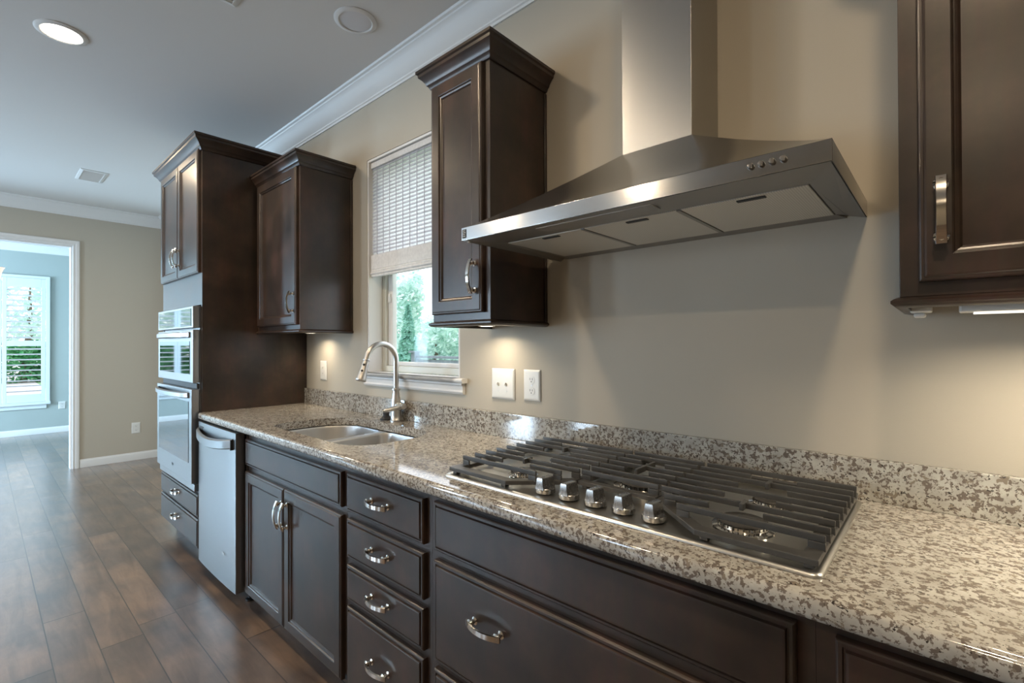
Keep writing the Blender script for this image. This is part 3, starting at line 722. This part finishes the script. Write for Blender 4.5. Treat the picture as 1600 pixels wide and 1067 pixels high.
obj('lamp_panel', boxes((-.84, -.50, -.468, -.415, z0+.001, z0+.0045)), 'hoodunder', rh, bevel=.001)
for x in (-.275, -.2565, -.238, -.219):
    bm = BM(); lathe(bm, (x, HYF-.0003, 1.6435), (0, -1, 0), [(.0058, 0), (.0058, .006), (.0045, .0078), (.0015, .0082)], 18); obj('button', bm, 'button', rh, smooth=True, angle=40)
obj('badge', boxes((-1.0945, -1.0785, HYF-.0012, HYF-.0002, 1.6285, 1.6545)), 'slot', rh)
bm = BM()
for k, wd in enumerate((.010, .008, .011, .009)): box(bm, -1.092, -1.092+wd, HYF-.0016, HYF-.0012, 1.633+.0055*k, 1.6345+.0055*k)
obj('badge_lettering', bm, 'white', bpy.data.objects['badge'] if False else rh)
# pipe-less hook below the left corner
bm = BM(); lathe(bm, (-1.088, HYF+.02, HZ0+.0005), (0, 0, -1), [(.006, 0), (.006, .004), (.002, .006)], 10); obj('rubber_foot', bm, 'white', rh)

# ------------------------------------------------------------------ cooktop
ck = thing('gas_cooktop', 'five burner stainless gas cooktop with black cast iron grates and a front row of knobs', 'cooktop', (-.63, -.31, .914))
KX0, KX1, KY0, KY1, KZ = -1.112, -.153, -.572, -.050, .9145
bm = BM(); L = []
for ins, h in ((0, 0), (0, .003), (.002, .006), (.006, .0075), (.013, .0075), (.017, .0055), (.021, .0045)):
    L.append([(x, y, KZ+h) for x, y in rrect(KX0+ins, KX1-ins, KY0+ins, KY1-ins, max(.016-ins*.4, .008), 5)])
loft(bm, L); obj('hob_plate', bm, 'steelp', ck, smooth=True, angle=50)
PZ = KZ+.0045
FZT, FZB = .9405, .929
def ring(bm, outer, ins, zt, zb):
    """flat frame ring from a convex polygon (counter-clockwise) inset by ins"""
    n = len(outer); inn = []
    for i in range(n):
        p0, p1, p2 = Vector(outer[i-1]), Vector(outer[i]), Vector(outer[(i+1) % n])
        d0 = (p1-p0).normalized(); d1 = (p2-p1).normalized(); n0 = Vector((-d0.y, d0.x)); n1 = Vector((-d1.y, d1.x))
        i0, i1 = (ins[i-1], ins[i]) if isinstance(ins, list) else (ins, ins)
        det = n0.x*n1.y-n0.y*n1.x
        q = Vector(((i0*n1.y-i1*n0.y)/det, (n0.x*i1-n1.x*i0)/det))
        inn.append(p1+q)
    e = .002
    O = lambda z, k=0: [(p[0], p[1], z) for p in outer]
    rings = [[(p[0], p[1], zb) for p in inn], [(p[0], p[1], zt) for p in inn], [(p[0], p[1], zt) for p in outer], [(p[0], p[1], zb) for p in outer], [(p[0], p[1], zb) for p in inn]]
    loft(bm, rings, False, False)
YS = [-.503+.0493*k for k in range(9)]
def gbar(bm, x0, x1, y, leg0, leg1, zt=.9665):
    h = .0027
    box(bm, x0, x1, y-h, y+h, zt-.013, zt)
    if leg0: box(bm, x0, x0+.028, y-h, y+h, FZT-.003, zt-.0131)
    if leg1: box(bm, x1-.028, x1, y-h, y+h, FZT-.003, zt-.0131)
def grate(kind):
    bm = BM()
    if kind == 'R':
        poly = [(-.370, -.557), (-.160, -.557), (-.160, -.068), (-.508, -.068), (-.508, -.432)]; ins = [.030, .028, .024, .014, .026]
        xl, xr, gc = -.506, -.158, -.322
    elif kind == 'L':
        poly = [(-1.103, -.557), (-.875, -.557), (-.737, -.432), (-.737, -.068), (-1.103, -.068)]; ins = [.030, .026, .014, .024, .028]
        xl, xr, gc = -1.100, -.739, -.925
    else:
        poly = [(-.733, -.425), (-.512, -.425), (-.512, -.068), (-.733, -.068)]; ins = [.022, .012, .022, .012]; xl, xr, gc = -.732, -.513, -.6225
    ring(bm, poly, ins, FZT, FZB)
    for p in poly: box(bm, *(lambda cx, cy: (cx-.008, cx+.008, cy-.008, cy+.008))(p[0]+(.016 if p[0] < gc else -.016), p[1]+(.016 if p[1] < -.3 else -.016)), PZ+.0002, FZB+.001)
    for k, y in enumerate(YS):
        a, b = xl, xr
        if kind == 'C' and k < 2: continue
        if k == 0:
            if kind == 'R': a = -.428
            if kind == 'L': b = -.812
        if k == 1:
            if kind == 'R': a = -.478
            if kind == 'L': b = -.765
        if kind == 'C':
            if k in (4, 6): gbar(bm, a, gc-.035, y, True, False); gbar(bm, gc+.035, b, y, False, True)
            else: gbar(bm, a, b, y, True, True)
        elif k in (1, 3, 5, 7): gbar(bm, a, gc-.055, y, True, False); gbar(bm, gc+.050, b, y, False, True)
        else: gbar(bm, a, b, y, True, True)
    for y in ((YS[2], YS[6]) if kind != 'C' else (YS[5],)):
        hl = .019 if kind != 'C' else .055
        box(bm, gc-.0045, gc+.0045, y-hl, y+hl, .9525, .9672)
    return obj('grate', bm, 'iron', ck, bevel=.0016, seg=2)
for k in 'LCR': grate(k)
def burner(x, y, r):
    bm = BM(); lathe(bm, (x, y, PZ+.0002), (0, 0, 1), [(r*1.25, 0), (r*1.22, .0035), (r*1.0, .006), (r*.98, .0125), (r*.9, .0130)], 40)
    nb = 30
    b = obj('burner', bm, 'chrome', ck, smooth=True, angle=40)
    bm = BM(); lathe(bm, (x, y, PZ+.0130), (0, 0, 1), [(r*.93, 0), (r*.95, .001), (r*.95, .0022), (r*.90, .0042), (r*.5, .0050)], 40)
    for q in range(nb):
        aa = 2*math.pi*q/nb; cx, cy = x+r*.985*math.cos(aa), y+r*.985*math.sin(aa); box(bm, cx-.0011, cx+.0011, cy-.0011, cy+.0011, PZ+.008, PZ+.0142)
    obj('burner_cap', bm, 'cap', b, smooth=True, angle=40)
for x, y, r in ((-.925, -.425, .036), (-.925, -.205, .046), (-.610, -.300, .062), (-.318, -.425, .050), (-.310, -.235, .040)): burner(x, y, r)
KN = [(-.775, -.512), (-.700, -.512), (-.625, -.510), (-.550, -.510), (-.475, -.512)]
for x, y in KN:
    bm = BM(); zk = PZ+.0012
    lathe(bm, (x, y, zk), (0, 0, 1), [(.0215, 0), (.0262, .002), (.0266, .004), (.0260, .0125), (.0240, .0148), (.010, .0155)], 32)
    # grip: a blade whose ridge runs front to back, flared at the foot
    L = []
    for wv, ln_, h in ((.0135, .0250, .0125), (.0105, .0250, .023), (.0090, .0240, .0365), (.0080, .0230, .0405), (.0060, .0210, .0418)):
        L.append([(x-wv, y-ln_, zk+h), (x+wv, y-ln_, zk+h), (x+wv, y+ln_, zk+h-.002), (x-wv, y+ln_, zk+h-.002)])
    loft(bm, L)
    kb = obj('knob', bm, 'knob', ck, smooth=True, angle=35)
    kb.rotation_euler = (0, 0, 0)

# ------------------------------------------------------------------ wall plates
def plate(name, label, cat, x0, x1, z0, z1, kind, origin=None):
    """built facing -y at the wall y=0; turned to face +x when origin is given"""
    t = thing(name, label, cat, (0, 0, 0))
    X, Z = (x0+x1)/2, (z0+z1)/2; w2, h2 = (x1-x0)/2, (z1-z0)/2
    t.location = (X, 0, Z) if origin is None else origin
    bm = BM(); nested(bm, -w2, w2, -h2, h2, -.0008, [(0, 0), (0, .002), (.003, .0045), (.007, .0062), (.012, .0066)])
    def add(nm, b, mat, par, **k):
        o = obj(nm, b, mat, None, **k); o.parent = par; return o
    pl = add('cover', bm, 'white', t)
    if kind == 'outlet':
        for s in (-1, 1):
            bm = BM(); pts = []
            for k in range(20):
                q = 2*math.pi*k/20; pts.append((max(-.0165, min(.0165, .0190*math.cos(q))), .0185*math.sin(q)))
            loft(bm, [[(x, -.0074, z*.78+s*.0225) for x, z in pts], [(x, -.0088, z*.78+s*.0225) for x, z in pts]])
            r = add('socket', bm, 'white', t)
            add('socket_slots', boxes((-.0075, -.0055, -.0093, -.0089, s*.0225-.001, s*.0225+.008), (.0050, .0070, -.0093, -.0089, s*.0225-.001, s*.0225+.007), (-.002, .002, -.0093, -.0089, s*.0225-.0095, s*.0225-.0055)), 'slot', r)
        bm = BM(); lathe(bm, (0, -.0074, 0), (0, -1, 0), [(.003, 0), (.003, .001)], 10); add('screw', bm, 'nickel', t)
    else:
        for cx in ((-.023, .023) if kind == 'switch2' else (0,)):
            if kind == 'combo':
                add('switch_plate_insert', boxes((-.0165, .0165, -.0088, -.0074, -.033, .033)), 'white', t, bevel=.001)
                add('socket_slots', boxes((-.0075, -.0055, -.0095, -.0089, -.022, -.013), (.0055, .0075, -.0095, -.0089, -.022, -.013)), 'slot', t)
                add('toggle', boxes((-.004, .004, -.016, -.0089, .008, .022)), 'white', t, bevel=.001)
            else:
                add('toggle_slot', boxes((cx-.0045, cx+.0045, -.0078, -.0074, -.011, .013)), 'vent', t)
                bm = BM(); loft(bm, [[(cx-.0036, -.0079, -.010), (cx+.0036, -.0079, -.010), (cx+.0036, -.0079, .002), (cx-.0036, -.0079, .002)], [(cx-.003, -.021, .000), (cx+.003, -.021, .000), (cx+.003, -.018, .008), (cx-.003, -.018, .008)]])
                add('toggle', bm, 'white', t)
                for s in (-.030, .030):
                    bm = BM(); lathe(bm, (cx, -.0074, s), (0, -1, 0), [(.003, 0), (.003, .001)], 10); add('screw', bm, 'vent', t)
    return t
plate('light_switch', 'white double toggle light switch plate on the wall right of the window', 'light switch', -1.466, -1.333, 1.072, 1.202, 'switch2')
plate('wall_outlet', 'white duplex outlet on the wall between the double switch and the cooktop', 'outlet', -1.283, -1.196, 1.076, 1.202, 'outlet')
plate('wall_outlet', 'small white outlet plate on the wall under the puck light near the oven tower', 'outlet', -3.030, -2.945, 1.078, 1.203, 'combo')
t = plate('wall_outlet', 'white duplex outlet low on the end wall left of the oven tower', 'outlet', -.040, .040, -.062, .062, 'outlet', (XE, -.286, .365)); t.rotation_euler = (0, 0, math.radians(90))
t = plate('wall_outlet', 'pale outlet low on the far room wall beside the shuttered window', 'outlet', -.040, .040, -.055, .055, 'outlet', (XFAR, -.64, .405)); t.rotation_euler = (0, 0, math.radians(90))

# ------------------------------------------------------------------ ceiling fittings
def can(x, y, lit, label, r=.098):
    t = thing('recessed_light', label, 'ceiling light', (x, y, CEIL))
    bm = BM(); lathe(bm, (x, y, CEIL-.0003), (0, 0, -1), [(r, 0), (r, .003), (r*.93, .007), (r*.80, .009), (r*.76, .006), (r*.76, .003)], 48, True, False); obj('trim_ring', bm, 'trim', t, smooth=True, angle=40)
    bm = BM(); lathe(bm, (x, y, CEIL-.0035), (0, 0, -1), [(r*.755, 0), (r*.755, .001), (r*.6, .003), (r*.3, .004)], 48); obj('lens', bm, 'lamp' if lit else 'lens', t, smooth=True, angle=40)
can(-3.13, -1.235, True, 'round recessed ceiling light that is switched on, upper left')
can(-2.015, -.335, False, 'round recessed ceiling light that is off, near the crown moulding above the sink', .095)
def register(x0, x1, y0, y1, label, slats):
    t = thing('ceiling_vent', label, 'vent', ((x0+x1)/2, (y0+y1)/2, CEIL))
    ins = .022
    bm = BM(); loft(bm, [[(x0+i, y0+i, z), (x1-i, y0+i, z), (x1-i, y1-i, z), (x0+i, y1-i, z)] for i, z in ((0, CEIL-.0003), (.001, CEIL-.004), (ins, CEIL-.009), (ins+.002, CEIL-.004))], False, False)
    obj('frame', bm, 'vent', t)
    obj('backing', boxes((x0+ins, x1-ins, y0+ins, y1-ins, CEIL-.0015, CEIL-.0005)), 'slot', t)
    bm = BM()
    n = slats
    for k in range(n):
        xx = x0+ins+(x1-x0-2*ins)*(k+.5)/n
        loft(bm, [[(xx-.007, y, CEIL-.008), (xx-.005, y, CEIL-.009), (xx+.004, y, CEIL-.003), (xx+.002, y, CEIL-.002)] for y in (y0+ins, y1-ins)])
    obj('slats', bm, 'vent', t)
register(-5.76, -5.40, -.925, -.740, 'white slatted air vent in the ceiling near the end wall', 12)
register(-2.325, -2.02, -1.10, -.738, 'white ceiling vent just showing at the top edge of the photo', 12)

# chandelier in the far room
chx, chy = -8.3, -1.60
ch = thing('chandelier', 'chandelier with frosted glass shades in the room beyond the doorway, at the left edge', 'chandelier', (chx, chy, CEIL))
bm = BM(); lathe(bm, (chx, chy, CEIL-.001), (0, 0, -1), [(.06, 0), (.058, .015), (.02, .03), (.006, .04), (.006, .52), (.02, .54), (.028, .60), (.012, .68), (.02, .72), (.004, .76)], 24); obj('stem', bm, 'bronze', ch, smooth=True)
for k in range(5):
    q = math.radians(90+72*k); ux, uy = math.cos(q), math.sin(q)
    bm = BM(); tube(bm, [(chx+ux*r_, chy+uy*r_, z_) for r_, z_ in ((.015, 2.15), (.08, 2.07), (.16, 2.03), (.22, 2.045), (.25, 2.09))], .007, 10)
    a_ = obj('arm', bm, 'bronze', ch, smooth=True)
    bm = BM(); lathe(bm, (chx+ux*.25, chy+uy*.25, 2.085), (0, 0, 1), [(.022, 0), (.030, .03), (.038, .08), (.052, .125), (.068, .150), (.066, .150), (.049, .125), (.035, .08), (.026, .03)], 24, True, False); obj('lamp_shade', bm, 'shade', a_, smooth=True)

# ------------------------------------------------------------------ outdoors
def leafmat(name, a, b, tr=.35):
    m = bpy.data.materials.new(name); m.use_nodes = True; N = m.node_tree.nodes; L = m.node_tree.links; N.clear()
    o = N.new('ShaderNodeOutputMaterial'); mx = N.new('ShaderNodeMixShader'); d = N.new('ShaderNodeBsdfDiffuse'); tl = N.new('ShaderNodeBsdfTranslucent')
    t = N.new('ShaderNodeTexCoord'); n = N.new('ShaderNodeTexNoise'); n.inputs['Scale'].default_value = 3; n.inputs['Detail'].default_value = 6
    L.new(t.outputs['Object'], n.inputs['Vector']); r = N.new('ShaderNodeValToRGB')
    r.color_ramp.elements[0].position = .35; r.color_ramp.elements[0].color = (*a, 1); r.color_ramp.elements[1].position = .65; r.color_ramp.elements[1].color = (*b, 1)
    L.new(n.outputs['Fac'], r.inputs[0])
    for s in (d, tl): L.new(r.outputs[0], s.inputs[0])
    mx.inputs[0].default_value = tr; L.new(d.outputs[0], mx.inputs[1]); L.new(tl.outputs[0], mx.inputs[2]); L.new(mx.outputs[0], o.inputs[0])
    return m
M_['leaf'] = leafmat('hazed_green_leaves', (.48, .68, .62), (.82, .92, .88))  # greens whitened so the bright outdoor haze is in the leaf colour
M_['conifer'] = leafmat('conifer_needles', (.22, .46, .38), (.38, .64, .54), .2)  # needle tones lightened too, with the haze put into the colour
M_['hedge'] = leafmat('hedge_leaves', (.04, .22, .08), (.20, .48, .24), .2)
M_['bark'] = simple('bark', (.16, .12, .09), .9, noise=.3)
M_['lawn'] = simple('lawn', (.22, .36, .18), .95, noise=.35, nscale=3)
M_['drive'] = simple('concrete_drive', (.52, .47, .46), .9, noise=.1, nscale=4)
M_['deck'] = simple('weathered_fence_wood', (.26, .29, .34), .8, noise=.2, nscale=12)
struct(obj('ground', boxes((-40, 12, TW+.02, 45, -.35, -.25)), 'lawn'))
struct(obj('ground_front', boxes((-45, XFAR-.25, -22, TW+.01, -.35, -.25)), 'drive'))
def foliage(name, parent, c, r, n, size, mat, cone=False, seed=1, hollow=.45):
    rnd = random.Random(seed); bm = BM()
    lumps = [(Vector((rnd.uniform(-.6, .6)*r[0], rnd.uniform(-.6, .6)*r[1], rnd.uniform(-.7, .8)*r[2])), rnd.uniform(.35, .55)) for _ in range(14)]
    for _ in range(n):
        if cone:
            h = rnd.random()**1.3; q = rnd.uniform(0, 2*math.pi); rr = (1-h)**.8*(.65+.35*rnd.random())
            p = Vector((c[0]+r[0]*rr*math.cos(q), c[1]+r[1]*rr*math.sin(q), c[2]-r[2]+2*r[2]*h))
        else:
            lc, lr = rnd.choice(lumps); v = Vector((rnd.gauss(0, 1), rnd.gauss(0, 1), rnd.gauss(0, 1))).normalized()*(hollow+(1-hollow)*rnd.random())
            p = Vector(c)+lc+Vector((v.x*r[0]*lr, v.y*r[1]*lr, v.z*r[2]*lr))
        u = Vector((rnd.gauss(0, 1), rnd.gauss(0, 1), rnd.gauss(0, .7))).normalized(); v = u.orthogonal().normalized()
        s = size*rnd.uniform(.6, 1.3)
        vs = [bm.verts.new(p+u*s*.9), bm.verts.new(p+v*s*.4), bm.verts.new(p-u*s*.9), bm.verts.new(p-v*s*.4)]
        bm.faces.new(vs)
    me = bpy.data.meshes.new(name); bm.to_mesh(me); bm.free(); o = bpy.data.objects.new(name, me); COL.objects.link(o); me.materials.append(M_[mat])
    if parent is not None: o.parent = parent; o.matrix_parent_inverse = Matrix.Translation(-parent.location)
    return o
def tree(name, label, x, y, zc, r, n, size, mat, cone=False, seed=1, cat='tree'):
    t = thing(name, label, cat, (x, y, -.25))
    foliage('crown', t, (x, y, zc), r, n, size, mat, cone, seed)
    bm = BM(); tube(bm, [(x, y, -.25), (x+.02, y, zc*.5), (x, y+.02, zc+r[2]*.3)], [.12*r[0]**.5, .09*r[0]**.5, .03], 8); obj('trunk', bm, 'bark', t, smooth=True)
tree('conifer', 'dense dark green conical conifer outside the kitchen window beside the deck railing', -8.45, 4.6, .95, (.36, .36, 1.2), 3800, .07, 'conifer', True, 3)
tree('leafy_tree', 'tall thin-leaved tree at the left of the view through the kitchen window', -12.4, 7.3, 1.9, (.75, .75, 1.7), 2600, .11, 'leaf', False, 5)
tree('leafy_tree', 'broad pale green tree behind the deck railing in the middle of the kitchen window view', -18.4, 13.2, 1.1, (2.0, 1.7, 1.5), 5600, .12, 'leaf', False, 8)
tree('leafy_tree', 'pale green tree behind the deck railing at the right of the kitchen window view', -14.7, 10.4, 1.0, (1.9, 1.6, 1.35), 5600, .12, 'leaf', False, 11)
tree('leafy_tree', 'tree with airy crown seen through the upper shutter louvers of the far room', -35.5, .3, 3.6, (3.4, 3.6, 2.6), 1700, .24, 'leaf', False, 14)
tree('hedge_bush', 'dark green clipped bush seen through the lower shutter louvers of the far room', -29.5, -.2, .6, (1.2, 2.6, .9), 5200, .13, 'hedge', False, 17, 'bush')
tree('hedge_bush', 'green bush outside the far room, seen only as a reflection in the oven glass', -29.5, -6.6, .6, (1.2, 2.6, .9), 5200, .13, 'hedge', False, 19, 'bush')
tree('leafy_tree', 'tree outside the far room, seen only as a reflection in the oven glass', -35.5, -8.2, 3.6, (3.4, 3.6, 2.6), 1700, .24, 'leaf', False, 23)
fn = thing('deck_railing', 'grey wooden deck railing with balusters and a capped post outside the kitchen window', 'railing', (-5.5, 3.5, -.25))
def post(x):
    obj('post', boxes((x-.055, x+.055, 3.445, 3.555, -.25, 1.17), (x-.085, x+.085, 3.415, 3.585, 1.17, 1.20)), 'deck', fn)
for x in (-6.72, -4.6, -2.5): post(x)
obj('top_rail', boxes((-6.66, -2.55, 3.46, 3.54, 1.08, 1.12), (-6.66, -2.55, 3.485, 3.515, 1.00, 1.06)), 'deck', fn)
obj('mid_rail', boxes((-6.66, -2.55, 3.485, 3.515, .88, .92)), 'deck', fn)
obj('bottom_rail', boxes((-6.66, -2.55, 3.485, 3.515, -.12, -.06)), 'deck', fn)
x = -6.6
while x < -2.6:
    obj('baluster', boxes((x-.018, x+.018, 3.49, 3.51, -.06, 1.0)), 'deck', fn); x += .105
